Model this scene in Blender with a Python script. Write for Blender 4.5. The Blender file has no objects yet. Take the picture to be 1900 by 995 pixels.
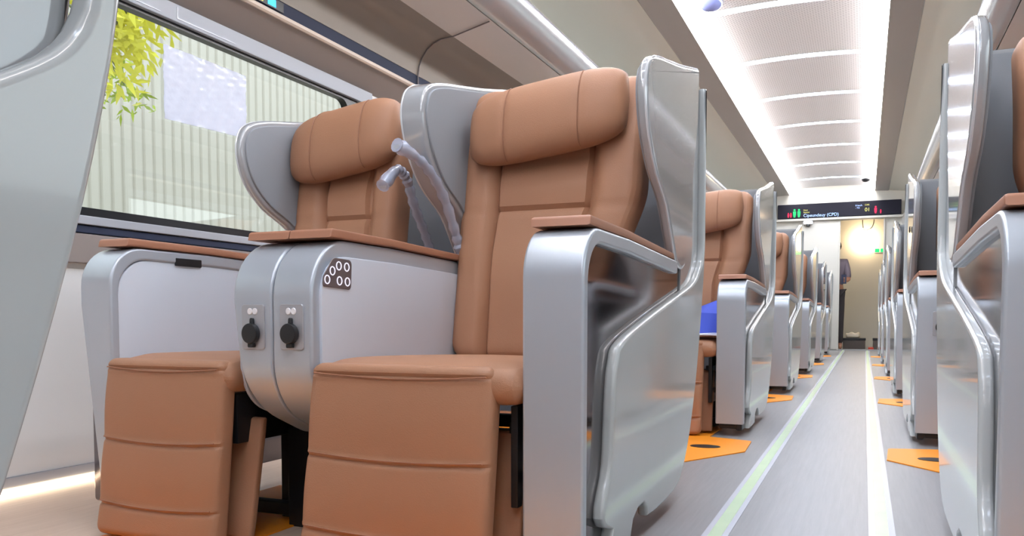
import bpy, bmesh, math, random
from mathutils import Vector, Matrix
random.seed(7)
sc = bpy.context.scene
COL = sc.collection
PI = math.pi

# ------------------------------------------------------------------ camera
F_PX, W_PX, H_PX = 1550.0, 1900.0, 995.0
cam_d = bpy.data.cameras.new('camera'); cam = bpy.data.objects.new('camera', cam_d); COL.objects.link(cam)
cam_d.sensor_fit = 'HORIZONTAL'; cam_d.sensor_width = 36.0; cam_d.lens = F_PX / W_PX * 36.0
cam_d.shift_y = (674.23 - H_PX / 2) / W_PX
cam_d.clip_start = 0.02; cam_d.clip_end = 200
cam.location = (0, 0, .47)
PITCH, YAW = math.radians(-3.0), math.radians(22.8485)
cam.rotation_euler = (PI / 2 + PITCH, 0, YAW)
cam_d.dof.use_dof = False
sc.camera = cam

# ------------------------------------------------------------------ world, exposure
wd = bpy.data.worlds.new('world'); sc.world = wd; wd.use_nodes = True
bg = wd.node_tree.nodes['Background']
bg.inputs[0].default_value = (.84, .92, 1.0, 1); bg.inputs[1].default_value = 3.6
sc.view_settings.view_transform = 'Standard'; sc.view_settings.look = 'None'
sc.view_settings.gamma = 1; sc.view_settings.use_curve_mapping = False
sc.view_settings.exposure = 0.0
sc.cycles.use_denoising = True
sc.cycles.max_bounces = 10; sc.cycles.diffuse_bounces = 6; sc.cycles.glossy_bounces = 5
sc.cycles.sample_clamp_indirect = 8
E_STRIP, E_BAR, E_LAMP = 54.0, 36.0, 12.0

# ------------------------------------------------------------------ materials
def lin(c): return tuple(((v / 255) / 12.92 if v / 255 <= .04045 else ((v / 255 + .055) / 1.055) ** 2.4) for v in c)
def mat(name, rgb, rough=.5, metal=0., coat=0., bump=0., bscale=200., var=0., vscale=6., spec=.5, stretch=None):
    m = bpy.data.materials.new(name); m.use_nodes = True
    nt = m.node_tree; b = nt.nodes['Principled BSDF']
    c = lin(rgb)
    b.inputs['Base Color'].default_value = (*c, 1); b.inputs['Roughness'].default_value = rough
    b.inputs['Metallic'].default_value = metal; b.inputs['Coat Weight'].default_value = coat
    b.inputs['Coat Roughness'].default_value = .06; b.inputs['Specular IOR Level'].default_value = spec
    if bump or var:
        tc = nt.nodes.new('ShaderNodeTexCoord'); mp = nt.nodes.new('ShaderNodeMapping')
        nt.links.new(tc.outputs['Object'], mp.inputs[0])
        if stretch: mp.inputs['Scale'].default_value = stretch
    if bump:
        n = nt.nodes.new('ShaderNodeTexNoise'); n.inputs['Scale'].default_value = bscale; n.inputs['Detail'].default_value = 3
        bp = nt.nodes.new('ShaderNodeBump'); bp.inputs['Strength'].default_value = bump; bp.inputs['Distance'].default_value = .002
        nt.links.new(mp.outputs[0], n.inputs[0]); nt.links.new(n.outputs[0], bp.inputs['Height']); nt.links.new(bp.outputs[0], b.inputs['Normal'])
    if var:
        n = nt.nodes.new('ShaderNodeTexNoise'); n.inputs['Scale'].default_value = vscale; n.inputs['Detail'].default_value = 4
        r = nt.nodes.new('ShaderNodeMixRGB'); nt.links.new(mp.outputs[0], n.inputs[0]); nt.links.new(n.outputs[0], r.inputs[0])
        r.inputs[1].default_value = (*[v * (1 - var) for v in c], 1); r.inputs[2].default_value = (*[min(1, v * (1 + var)) for v in c], 1)
        nt.links.new(r.outputs[0], b.inputs['Base Color'])
    return m
def emis(name, rgb, s, base=(0, 0, 0)):
    m = bpy.data.materials.new(name); m.use_nodes = True; b = m.node_tree.nodes['Principled BSDF']
    b.inputs['Base Color'].default_value = (*lin(base), 1)
    b.inputs['Emission Color'].default_value = (*lin(rgb), 1); b.inputs['Emission Strength'].default_value = s
    return m
M = dict(
    leather=mat('leather', (162, 119, 92), .5, bump=.25, bscale=420, var=.05, vscale=5, spec=.35),
    seam=mat('seam', (150, 106, 82), .6),
    pad=mat('pad', (160, 112, 88), .5, var=.10, vscale=8),
    silver=mat('silver_paint', (178, 186, 196), .34, metal=.35, coat=.2),
    rim=mat('rim', (214, 217, 222), .22, metal=.2, coat=.5),
    gloss=mat('gloss_grey', (182, 187, 188), .2, metal=.0, coat=.6),
    wing=mat('wing_grey', (160, 163, 167), .15, metal=.05, coat=1.),
    chrome=mat('dark_chrome', (118, 113, 115), .07, metal=1.),
    lining=mat('lining', (140, 144, 150), .85, bump=.15, bscale=600),
    side=mat('side_panel', (204, 212, 224), .42),
    black=mat('black_metal', (22, 23, 27), .4),
    blackp=mat('black_plastic', (30, 31, 34), .35),
    plate=mat('socket_plate', (176, 178, 184), .35, metal=.5),
    ctrl=mat('control_plate', (112, 104, 106), .3, metal=.4),
    white=mat('white_plastic', (235, 236, 240), .3),
    orange=mat('orange', (255, 156, 30), .5),
    wall=mat('wall_panel', (228, 229, 228), .45),
    taupe=mat('taupe', (142, 132, 128), .5),
    beige=mat('beige', (215, 198, 184), .35),
    rackm=mat('rack_panel', (136, 126, 118), .4, coat=.1),
    rackl=mat('rack_light', (206, 196, 192), .3, coat=.4),
    tube=mat('rack_nose', (196, 196, 200), .25, metal=.6, coat=.3),
    navy=mat('navy_glass', (52, 58, 78), .55, spec=.15),
    header=mat('header', (172, 176, 184), .45, metal=.1),
    ceil=mat('ceiling_side', (238, 238, 226), .45),
    band=mat('ceiling_band', (172, 168, 164), .4),
    frame=mat('window_rubber', (26, 26, 30), .3),
    paper=mat('paper', (214, 219, 236), .35, bump=.9, bscale=22, coat=.4),
    blue=mat('blue_cloth', (62, 84, 190), .7),
    bulk=mat('bulkhead', (222, 220, 212), .45),
    green=mat('leaf', (150, 170, 40), .6, var=.5, vscale=3),
    stem=mat('stem', (90, 100, 50), .7),
    leafy=mat('leaf_yellow', (226, 222, 70), .6, var=.25, vscale=6),
    ground=mat('ground', (150, 150, 140), .9, var=.2),
    skin=mat('skin', (170, 120, 95), .55), shirt=mat('shirt', (110, 100, 110), .8), trousers=mat('trousers', (60, 55, 58), .8), hair=mat('hair', (25, 20, 18), .6),
    glare_pad=mat('glare_pad', (240, 225, 200), .4), boxb=mat('box_brown', (92, 82, 76), .5), red=mat('red', (200, 60, 40), .5),
    strip=emis('cove_light', (252, 247, 244), E_STRIP), bar=emis('bar_light', (216, 232, 255), E_BAR),
    warm=emis('warm_lamp', (255, 224, 180), E_LAMP), floorled=emis('floor_light', (255, 226, 190), 8),
    domeblue=mat('dome_blue', (140, 152, 214), .15, coat=.8),
    screen=mat('screen_black', (42, 42, 52), .7, spec=.1),
    led_w=emis('led_white', (170, 200, 255), 2.2), led_y=emis('led_yellow', (230, 225, 120), 1.6), led_g=emis('led_green', (0, 240, 120), 1.5), led_r=emis('led_red', (255, 20, 80), 1.5), led_c=emis('led_cyan', (60, 200, 255), 2),
    vfill=emis('vestibule_fill', (255, 246, 232), 1.6),
    ring=emis('button_ring', (240, 235, 255), 1.2),
)
def floor_mat():
    m = bpy.data.materials.new('floor_planks'); m.use_nodes = True; nt = m.node_tree; b = nt.nodes['Principled BSDF']
    tc = nt.nodes.new('ShaderNodeTexCoord')
    mp = nt.nodes.new('ShaderNodeMapping'); mp.inputs['Scale'].default_value = (40, 1.6, 1)
    n = nt.nodes.new('ShaderNodeTexNoise'); n.inputs['Scale'].default_value = 2.2; n.inputs['Detail'].default_value = 6; n.inputs['Roughness'].default_value = .65
    nt.links.new(tc.outputs['Object'], mp.inputs[0]); nt.links.new(mp.outputs[0], n.inputs[0])
    # paler warm tone on the left, grey vinyl down the aisle
    sx = nt.nodes.new('ShaderNodeSeparateXYZ'); nt.links.new(tc.outputs['Object'], sx.inputs[0])
    lt = nt.nodes.new('ShaderNodeMath'); lt.operation = 'LESS_THAN'; lt.inputs[1].default_value = -1.0; nt.links.new(sx.outputs[0], lt.inputs[0])
    r1 = nt.nodes.new('ShaderNodeMixRGB'); r1.inputs[1].default_value = (*lin((132, 133, 136)), 1); r1.inputs[2].default_value = (*lin((160, 161, 164)), 1)
    r2 = nt.nodes.new('ShaderNodeMixRGB'); r2.inputs[1].default_value = (*lin((190, 160, 138)), 1); r2.inputs[2].default_value = (*lin((232, 208, 188)), 1)
    nt.links.new(n.outputs[0], r1.inputs[0]); nt.links.new(n.outputs[0], r2.inputs[0])
    mx = nt.nodes.new('ShaderNodeMixRGB'); nt.links.new(lt.outputs[0], mx.inputs[0]); nt.links.new(r1.outputs[0], mx.inputs[1]); nt.links.new(r2.outputs[0], mx.inputs[2])
    nt.links.new(mx.outputs[0], b.inputs['Base Color']); b.inputs['Roughness'].default_value = .38
    return m
M['floor'] = floor_mat()
def perf_mat():
    m = bpy.data.materials.new('perforated_ceiling'); m.use_nodes = True; nt = m.node_tree; b = nt.nodes['Principled BSDF']
    tc = nt.nodes.new('ShaderNodeTexCoord'); v = nt.nodes.new('ShaderNodeTexVoronoi'); v.inputs['Scale'].default_value = 42; v.inputs['Randomness'].default_value = 0
    mp = nt.nodes.new('ShaderNodeMapping'); mp.inputs['Scale'].default_value = (1, 1, 0); mp.inputs['Rotation'].default_value = (0, 0, .785)
    nt.links.new(tc.outputs['Object'], mp.inputs[0]); nt.links.new(mp.outputs[0], v.inputs[0])
    lt = nt.nodes.new('ShaderNodeMath'); lt.operation = 'LESS_THAN'; lt.inputs[1].default_value = .28; nt.links.new(v.outputs['Distance'], lt.inputs[0])
    mx = nt.nodes.new('ShaderNodeMixRGB'); mx.inputs[1].default_value = (*lin((225, 222, 224)), 1); mx.inputs[2].default_value = (*lin((178, 174, 178)), 1)
    nt.links.new(lt.outputs[0], mx.inputs[0]); nt.links.new(mx.outputs[0], b.inputs['Base Color']); b.inputs['Roughness'].default_value = .45
    return m
M['perf'] = perf_mat()
def stripe_mat():
    m = bpy.data.materials.new('glow_tape'); m.use_nodes = True; nt = m.node_tree; b = nt.nodes['Principled BSDF']
    tc = nt.nodes.new('ShaderNodeTexCoord'); n = nt.nodes.new('ShaderNodeTexNoise'); n.inputs['Scale'].default_value = 9
    nt.links.new(tc.outputs['Object'], n.inputs[0])
    mx = nt.nodes.new('ShaderNodeMixRGB'); mx.inputs[1].default_value = (*lin((200, 226, 190)), 1); mx.inputs[2].default_value = (*lin((222, 244, 206)), 1)
    nt.links.new(n.outputs[0], mx.inputs[0]); nt.links.new(mx.outputs[0], b.inputs['Base Color']); b.inputs['Roughness'].default_value = .3
    return m
M['tape'] = stripe_mat(); M['tape_edge'] = mat('tape_edge', (222, 226, 238), .25)
def glass_mat(name, tint=(255, 255, 255), refl=1.0):
    m = bpy.data.materials.new(name); m.use_nodes = True; nt = m.node_tree
    for n in list(nt.nodes): nt.nodes.remove(n)
    o = nt.nodes.new('ShaderNodeOutputMaterial'); t = nt.nodes.new('ShaderNodeBsdfTransparent'); g = nt.nodes.new('ShaderNodeBsdfGlossy')
    t.inputs[0].default_value = (*lin(tint), 1); g.inputs[1].default_value = .02
    fr = nt.nodes.new('ShaderNodeLayerWeight'); fr.inputs[0].default_value = .5
    pw = nt.nodes.new('ShaderNodeMath'); pw.operation = 'POWER'; pw.inputs[1].default_value = 4.0; nt.links.new(fr.outputs['Facing'], pw.inputs[0])
    mu = nt.nodes.new('ShaderNodeMath'); mu.operation = 'MULTIPLY_ADD'; mu.inputs[1].default_value = .9; mu.inputs[2].default_value = .03 * refl; mu.use_clamp = True
    x = nt.nodes.new('ShaderNodeMixShader')
    nt.links.new(pw.outputs[0], mu.inputs[0]); nt.links.new(mu.outputs[0], x.inputs[0]); nt.links.new(t.outputs[0], x.inputs[1]); nt.links.new(g.outputs[0], x.inputs[2]); nt.links.new(x.outputs[0], o.inputs[0])
    return m
M['glass'] = glass_mat('window_glass', (250, 252, 250), 2.0)
M['wrap'] = glass_mat('clear_wrap', (190, 198, 222), 7.0)
def fence_mat():
    return mat('fence_paint', (180, 175, 164), .6, var=.06, vscale=1.0)
M['fence'] = fence_mat()
def wrap_mat():
    m = mat('clear_wrap', (206, 214, 236), .12, coat=.8, bump=.8, bscale=90); nt = m.node_tree
    o = nt.nodes['Material Output']; b = nt.nodes['Principled BSDF']; t = nt.nodes.new('ShaderNodeBsdfTransparent'); x = nt.nodes.new('ShaderNodeMixShader')
    x.inputs[0].default_value = .55; nt.links.new(t.outputs[0], x.inputs[1]); nt.links.new(b.outputs[0], x.inputs[2]); nt.links.new(x.outputs[0], o.inputs[0]); return m
M['wrap'] = wrap_mat()

# ------------------------------------------------------------------ mesh helpers
def link(name, me, m=None, parent=None):
    o = bpy.data.objects.new(name, me); COL.objects.link(o)
    if m is not None: me.materials.append(M[m] if isinstance(m, str) else m)
    if parent is not None: o.parent = parent
    return o
def finish(bm, name, smooth=35):
    bmesh.ops.remove_doubles(bm, verts=bm.verts, dist=1e-5)
    bmesh.ops.recalc_face_normals(bm, faces=bm.faces)
    me = bpy.data.meshes.new(name); bm.to_mesh(me); bm.free()
    if smooth:
        me.shade_smooth(); me.set_sharp_from_angle(angle=math.radians(smooth))
    return me
SOFT = ('leather', 'wrap', 'paper', 'skin')
def obj(name, bm, m, parent=None, smooth=35):
    o = link(name, finish(bm, name, smooth), m, parent)
    if smooth and m not in SOFT:
        w = o.modifiers.new('weighted normals', 'WEIGHTED_NORMAL'); w.keep_sharp = True; w.weight = 100
    return o
def props(o, label=None, cat=None, group=None, kind=None):
    if label: o['label'] = label
    if cat: o['category'] = cat
    if group: o['group'] = group
    if kind: o['kind'] = kind
    return o
def empty(name, loc=(0, 0, 0)):
    o = bpy.data.objects.new(name, None); COL.objects.link(o); o.location = loc; o.empty_display_size = .1; return o
def struct(name, bm, m, smooth=35): return props(obj(name, bm, m, None, smooth), kind='structure')
def add_box(bm, x0, x1, y0, y1, z0, z1, bev=0.0, seg=2):
    vs = [bm.verts.new((x, y, z)) for x in (x0, x1) for y in (y0, y1) for z in (z0, z1)]
    idx = [(0, 1, 3, 2), (4, 6, 7, 5), (0, 4, 5, 1), (2, 3, 7, 6), (0, 2, 6, 4), (1, 5, 7, 3)]
    fs = [bm.faces.new([vs[i] for i in f]) for f in idx]
    if bev: bmesh.ops.bevel(bm, geom=list({e for f in fs for e in f.edges}), offset=bev, segments=seg, affect='EDGES', profile=.5)
def rnd(pts, seg=7):
    """polygon from (a, b, radius) corners"""
    out = []; n = len(pts)
    for i, p in enumerate(pts):
        r = p[2] if len(p) > 2 else 0
        P = Vector(p[:2])
        if r <= 0: out.append(tuple(P)); continue
        A = Vector(pts[i - 1][:2]); B = Vector(pts[(i + 1) % n][:2])
        d1 = (A - P).normalized(); d2 = (B - P).normalized()
        ang = d1.angle(d2); t = r / math.tan(ang / 2); t = min(t, (A - P).length * .49, (B - P).length * .49)
        rr = t * math.tan(ang / 2)
        c = P + (d1 + d2).normalized() * (rr / math.sin(ang / 2))
        s = P + d1 * t; e = P + d2 * t
        a0 = math.atan2((s - c).y, (s - c).x); a1 = math.atan2((e - c).y, (e - c).x)
        da = (a1 - a0 + PI) % (2 * PI) - PI
        for k in range(seg + 1):
            a = a0 + da * k / seg; out.append((c.x + rr * math.cos(a), c.y + rr * math.sin(a)))
    return out
def spline(pts, n=6):
    """closed Catmull-Rom through 2D points"""
    out = []; L = len(pts)
    for i in range(L):
        p0, p1, p2, p3 = [Vector(pts[(i + k) % L]) for k in (-1, 0, 1, 2)]
        for j in range(n):
            t = j / n
            out.append(tuple(.5 * ((2 * p1) + (p2 - p0) * t + (2 * p0 - 5 * p1 + 4 * p2 - p3) * t * t + (3 * p1 - p0 - 3 * p2 + p3) * t ** 3)))
    return out
def prism(bm, poly, a0, a1, mp, bev=.0, seg=3):
    """poly in (p,q); extruded from a0 to a1; mp(a,p,q)->xyz ; bevelled rims"""
    n = len(poly)
    lo = [bm.verts.new(mp(a0, *p)) for p in poly]; hi = [bm.verts.new(mp(a1, *p)) for p in poly]
    f0 = bm.faces.new(lo); f1 = bm.faces.new(hi[::-1])
    for i in range(n): bm.faces.new((lo[i], lo[(i + 1) % n], hi[(i + 1) % n], hi[i]))
    if bev:
        bmesh.ops.recalc_face_normals(bm, faces=bm.faces)
        bmesh.ops.bevel(bm, geom=list(f0.edges) + list(f1.edges), offset=bev, segments=seg, affect='EDGES', profile=.5)
def inset(pts, d):
    n = len(pts); area = sum(pts[i][0] * pts[(i + 1) % n][1] - pts[(i + 1) % n][0] * pts[i][1] for i in range(n)); sg = 1 if area > 0 else -1
    out = []
    for i in range(n):
        t = (Vector(pts[(i + 1) % n]) - Vector(pts[i - 1])).normalized(); out.append((pts[i][0] - t.y * d * sg, pts[i][1] + t.x * d * sg))
    return out
def slab(bm, poly, a0, a1, mp, r, seg=4):
    """smooth-outlined plate between depths a0 and a1 with rolled rims"""
    s = 1 if a1 > a0 else -1; n = len(poly)
    lv = [(a0 + s * r * (1 - math.sin(PI / 2 * k / seg)), r * (1 - math.cos(PI / 2 * k / seg))) for k in range(seg, -1, -1)]
    lv += [(a1 - s * r * (1 - math.sin(PI / 2 * k / seg)), r * (1 - math.cos(PI / 2 * k / seg))) for k in range(seg + 1)]
    R_ = [[bm.verts.new(mp(a, *p)) for p in (inset(poly, d) if d > 1e-7 else poly)] for a, d in lv]
    for x, y in zip(R_, R_[1:]):
        for i in range(n): bm.faces.new((x[i], x[(i + 1) % n], y[(i + 1) % n], y[i]))
    bm.faces.new(R_[0]); bm.faces.new(R_[-1][::-1])
def tube(bm, path, r, seg=10, rr=None):
    path = [Vector(p) for p in path]; rings = []
    up = Vector((0, 0, 1))
    t0 = (path[1] - path[0]).normalized()
    nrm = t0.orthogonal().normalized()
    for i, p in enumerate(path):
        t = (path[min(i + 1, len(path) - 1)] - path[max(i - 1, 0)]).normalized()
        nrm = (nrm - t * nrm.dot(t)).normalized(); b = t.cross(nrm)
        R = rr[i] if rr else r
        rings.append([bm.verts.new(p + (nrm * math.cos(2 * PI * k / seg) + b * math.sin(2 * PI * k / seg)) * R) for k in range(seg)])
    for a, c in zip(rings, rings[1:]):
        for k in range(seg): bm.faces.new((a[k], a[(k + 1) % seg], c[(k + 1) % seg], c[k]))
    bm.faces.new(rings[0]); bm.faces.new(rings[-1][::-1])
def cat3(pts, n=6):
    pts = [Vector(p) for p in pts]; P = [pts[0]] + pts + [pts[-1]]; out = []
    for i in range(1, len(P) - 2):
        for j in range(n):
            t = j / n; p0, p1, p2, p3 = P[i - 1], P[i], P[i + 1], P[i + 2]
            out.append(.5 * ((2 * p1) + (p2 - p0) * t + (2 * p0 - 5 * p1 + 4 * p2 - p3) * t * t + (3 * p1 - p0 - 3 * p2 + p3) * t ** 3))
    out.append(pts[-1]); return out
def samples(lo, hi, n, r):
    s = [lo + (hi - lo) * i / n for i in range(n + 1)]
    for k in (.03, .12, .3, .55): s += [lo + r * k, hi - r * k]
    return sorted(set(round(v, 6) for v in s))
def cushion(bm, mp, a0, a1, b0, b1, h, depth, r, na=40, nb=40, cr=None, back_round=True):
    """upholstered pad: surface at height h(a,b) rolled down at its border; mp(a,b,h)->xyz"""
    A = samples(a0, a1, na, r); B = samples(b0, b1, nb, r); cr = cr or r
    def fall(a, b):
        dx = max(0, cr - min(a - a0, a1 - a)); dy = max(0, cr - min(b - b0, b1 - b))
        d = cr - math.hypot(dx, dy)           # distance to the rounded border
        if d >= r: return 0
        q = min(1, 1 - max(0, d) / r); return r * (1 - math.sqrt(max(0, 1 - q * q)))
    def clampc(a, b):
        # pull grid points outside the rounded corner onto it
        dx = max(0, cr - (a - a0)); dX = max(0, cr - (a1 - a)); dy = max(0, cr - (b - b0)); dY = max(0, cr - (b1 - b))
        u = dx or dX; v = dy or dY
        if u and v:
            L = math.hypot(u, v)
            if L > cr:
                s = cr / L; u2, v2 = u * s, v * s
                a = (a0 + cr - u2) if dx else (a1 - cr + u2); b = (b0 + cr - v2) if dy else (b1 - cr + v2)
        return a, b
    front = []; back = []
    for a in A:
        fr = []; bk = []
        for b in B:
            a_, b_ = clampc(a, b)
            f = fall(a_, b_)
            fr.append(bm.verts.new(mp(a_, b_, h(a_, b_) - f)))
            bk.append(bm.verts.new(mp(a_, b_, -depth + (f if back_round else 0))))
        front.append(fr); back.append(bk)
    for i in range(len(A) - 1):
        for j in range(len(B) - 1):
            for g in (front, back):
                try: bm.faces.new((g[i][j], g[i + 1][j], g[i + 1][j + 1], g[i][j + 1]))
                except ValueError: pass
    nA, nB = len(A) - 1, len(B) - 1
    ring = [(i, 0) for i in range(nA)] + [(nA, j) for j in range(nB)] + [(i, nB) for i in range(nA, 0, -1)] + [(0, j) for j in range(nB, 0, -1)]
    for k in range(len(ring)):
        (i, j), (i2, j2) = ring[k], ring[(k + 1) % len(ring)]
        bm.faces.new((front[i][j], front[i2][j2], back[i2][j2], back[i][j]))
def groove(x, c, w, d): return -d * math.exp(-((x - c) / w) ** 2)
def sstep(x, a, b):
    t = min(1, max(0, (x - a) / (b - a))); return t * t * (3 - 2 * t)

# ------------------------------------------------------------------ shared measures
PITCHY = 2.07          # row spacing
Y0 = 1.345             # arm fronts of the first full row
CX = -.505             # centre line of the coach
YB, YE = -5.0, 13.8    # rear of the modelled coach, end bulkhead
WL = -2.09; WR = 2 * CX - WL
def mir(x): return 2 * CX - x

# ================================================================== STRUCTURE
bm = bmesh.new(); add_box(bm, WL - .12, WR + .12, YB, YE + 2.2, -.06, 0); struct('floor', bm, 'floor', 0)

def sheet(name, prof, m, y0=YB, y1=YE, thick=.012, mirror=False, smooth=40):
    """an open (x,z) profile run along the coach with a real thickness"""
    bm = bmesh.new(); P = [Vector(p) for p in prof]; out = []
    for i, p in enumerate(P):
        t = (P[min(i + 1, len(P) - 1)] - P[max(i - 1, 0)]).normalized(); out.append(p + Vector((-t.y, t.x)) * thick)
    poly = [tuple(p) for p in P] + [tuple(p) for p in out[::-1]]
    if mirror: poly = [(mir(x), z) for x, z in poly]
    prism(bm, poly, y0, y1, lambda a, p, q: (p, a, q))
    return struct(name, bm, m, smooth)

WIN_Y = [(-2.9, -.45), (-.05 + .35, 3.12), (3.78, 6.6), (7.26, 10.1), (10.75, 13.2)]
WZ0, WZ1 = .79, 1.425
def side_wall(side, name):
    f = (lambda x: x) if side == 'left' else mir
    bm = bmesh.new()
    def bx(x0, x1, *r): x0, x1 = sorted((f(x0), f(x1))); add_box(bm, x0, x1, *r)
    bx(WL - .06, WL, YB, YE, 0, .63)
    bx(WL - .06, WL + .004, YB, YE, .63, WZ0 - .02)
    bx(WL - .06, WL, YB, YE, WZ1 + .015, 2.54)
    ys = [YB] + [v for w in WIN_Y for v in (w[0] - .09, w[1] + .09)] + [YE]
    for a, b in zip(ys[::2], ys[1::2]): bx(WL - .06, WL, a, b, WZ0 - .02, WZ1 + .015)
    return struct(name, bm, 'wall', 0)
side_wall('left', 'wall_left'); side_wall('right', 'wall_right')
tn = [0]
def trim(bm, m, smooth=30):
    tn[0] += 1; return struct('trim_%d' % tn[0], bm, m, smooth)
for side in ('left', 'right'):
    f = (lambda x: x) if side == 'left' else mir
    def strip(x0, x1, z0, z1, m, y0=YB, y1=YE, bev=.003):
        bm = bmesh.new(); x0, x1 = sorted((f(x0), f(x1))); add_box(bm, x0, x1, y0, y1, z0, z1, bev); trim(bm, m)
    strip(WL, WL + .022, .632, .716, 'taupe')
    strip(WL, WL + .018, .719, .741, 'navy')
    strip(WL, WL + .026, .743, .768, 'header')
    strip(WL, WL + .004, .022, .05, 'header'); fl_ = (-1 if side == 'left' else 1)
    bm = bmesh.new(); x0, x1 = sorted((f(WL + .003), f(WL + .012))); add_box(bm, x0, x1, YB, YE, .003, .014, .002)
    props(obj('floor_light_strip', bm, 'floorled'), 'thin warm light strip at the foot of the ' + ('big-window wall' if side == 'left' else 'wall behind the single seats'), 'light')
    # header rail over the windows, ending at each pillar
    for (a, b) in WIN_Y: strip(WL, WL + .02, 1.432, 1.49, 'header', a - .2, b + .17, .004)
# engraved blind slots on the header
for (yy, w) in ((1.75, .30), (2.12, .27)):
    bm = bmesh.new(); add_box(bm, WL + .02, WL + .0215, yy, yy + w, 1.442, 1.446); add_box(bm, WL + .02, WL + .0215, yy, yy + .004, 1.446, 1.48)
    trim(bm, 'plate', 0)
# windows: rubber frame ring, pane
for n, (a, b) in enumerate(WIN_Y * 2):
    f = (lambda x: x) if n < len(WIN_Y) else mir
    outer = rnd([(a - .09, WZ0 - .02, .05), (b + .09, WZ0 - .02, .05), (b + .09, WZ1 + .015, .05), (a - .09, WZ1 + .015, .05)])
    inner = rnd([(a, WZ0 + .005, .05), (b, WZ0 + .005, .05), (b, WZ1 - .005, .05), (a, WZ1 - .005, .05)])
    bm = bmesh.new(); L = len(outer); x0, x1 = f(WL - .03), f(WL + .003)
    rings = [[bm.verts.new((x, *p)) for p in poly] for x, poly in ((x0, outer), (x1, outer), (x1, inner), (x0, inner))]
    for r1, r2 in zip(rings, rings[1:] + rings[:1]):
        for i in range(L): bm.faces.new((r1[i], r1[(i + 1) % L], r2[(i + 1) % L], r2[i]))
    w = struct('window_%d' % (n + 1), bm, 'frame')
    bm = bmesh.new(); x0, x1 = sorted((f(WL - .024), f(WL - .018))); add_box(bm, x0, x1, a - .01, b + .01, WZ0 - .005, WZ1 + .005)
    obj('pane', bm, 'glass', w, 0)

# luggage racks and side ceiling (profiles run along the coach)
U = [(-1.985, 1.630), (-1.978, 1.675), (-1.962, 1.712), (-1.935, 1.748), (-1.90, 1.772), (-1.86, 1.786), (-1.80, 1.792)]
NOSE = [(-1.60, 1.84), (-1.565, 1.842), (-1.53, 1.858), (-1.503, 1.885), (-1.488, 1.92), (-1.487, 1.955), (-1.50, 1.985), (-1.525, 2.005), (-1.56, 2.012), (-1.60, 2.008), (-1.98, 1.93)]
for side in ('left', 'right'):
    mr = side == 'right'
    def sh(prof, m, **k):
        tn[0] += 1; return sheet('trim_%d' % tn[0], prof, m, mirror=mr, **k)
    sh([(WL, 1.49), (-2.002, 1.568)], 'taupe')
    sh([(-2.002, 1.568), (-1.992, 1.566), (-1.986, 1.572), (-1.986, 1.584)], 'beige', thick=.006)
    sh([(-1.988, 1.584), (-1.985, 1.628)], 'navy', thick=.006)
    sh(U, 'rackm')
    sh([(-1.80, 1.792), (-1.604, 1.8385)], 'rackl')
    sh(NOSE, 'tube')
    sh([(WL, 1.93), (-2.04, 2.08), (-1.92, 2.22), (-1.75, 2.32), (-1.55, 2.375), (-1.31, 2.405)], 'ceil')
    sh([(-1.31, 2.404), (-1.30, 2.396), (-1.12, 2.405), (-1.115, 2.412)], 'band')
    sh([(-1.115, 2.405), (-1.115, 2.47)], 'band')
# rack module joints: dark seam lines across the rack underside
for side in ('left', 'right'):
    f = (lambda x: x) if side == 'left' else mir
    for k in range(-2, 5):
        y = 3.55 + 2.4 * k
        bm = bmesh.new(); tube(bm, [(f(x + .004), y, z - .003) for x, z in [(-1.985, 1.585)] + U[:-1] + [(-1.80, 1.790), (-1.612, 1.834)]], .0032, 6); trim(bm, 'ctrl')
# ceiling: arched perforated panels with a light bar between each
BAR = 1.2; bars = [5.73 + BAR * k for k in range(-8, 7)]
def arch(x): t = (x - CX) / .61; return 2.475 + .03 * (1 - t * t)
prof = [(CX - .61 + 1.22 * i / 16, arch(CX - .61 + 1.22 * i / 16)) for i in range(17)]
edges = [YB] + bars + [YE]
bm = bmesh.new()
for a, b in zip(edges, edges[1:]):
    poly = prof + [(x, z + .015) for x, z in prof[::-1]]
    prism(bm, poly, a + .046, b - .046, lambda q, p, r: (p, q, r))
struct('ceiling', bm, 'perf', 40)
def light_thing(name, bm, m, label, cat, group):
    return props(obj(name, bm, m), label, cat, group)
pl = [(x, z + .004) for x, z in prof] + [(x, z + .012) for x, z in prof[::-1]]
for k, y in enumerate(bars):
    bm = bmesh.new(); prism(bm, pl, y - .045, y + .045, lambda q, p, r: (p, q, r))
    light_thing('ceiling_light_bar', bm, 'bar', 'slim white light bar set crosswise between perforated ceiling panels', 'ceiling light', 'crosswise light bars of the ceiling')
for s, lb in ((-1, 'long cove light along the ceiling edge above the paired seats'), (1, 'long cove light along the ceiling edge above the single seats')):
    bm = bmesh.new(); x = CX + s * .60; add_box(bm, x - .008, x + .008, YB, YE, 2.425, 2.462)
    props(obj('cove_light', bm, 'strip', None, 0), lb, 'ceiling light')
# roof above everything, and coach rear wall
bm = bmesh.new(); add_box(bm, WL - .1, WR + .1, YB, YE + 2.2, 2.53, 2.6); struct('trim_90', bm, 'wall', 0)
bm = bmesh.new(); add_box(bm, WL - .1, WR + .1, YB - .06, YB, 0, 2.6); struct('wall_back', bm, 'bulk', 0)

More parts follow.
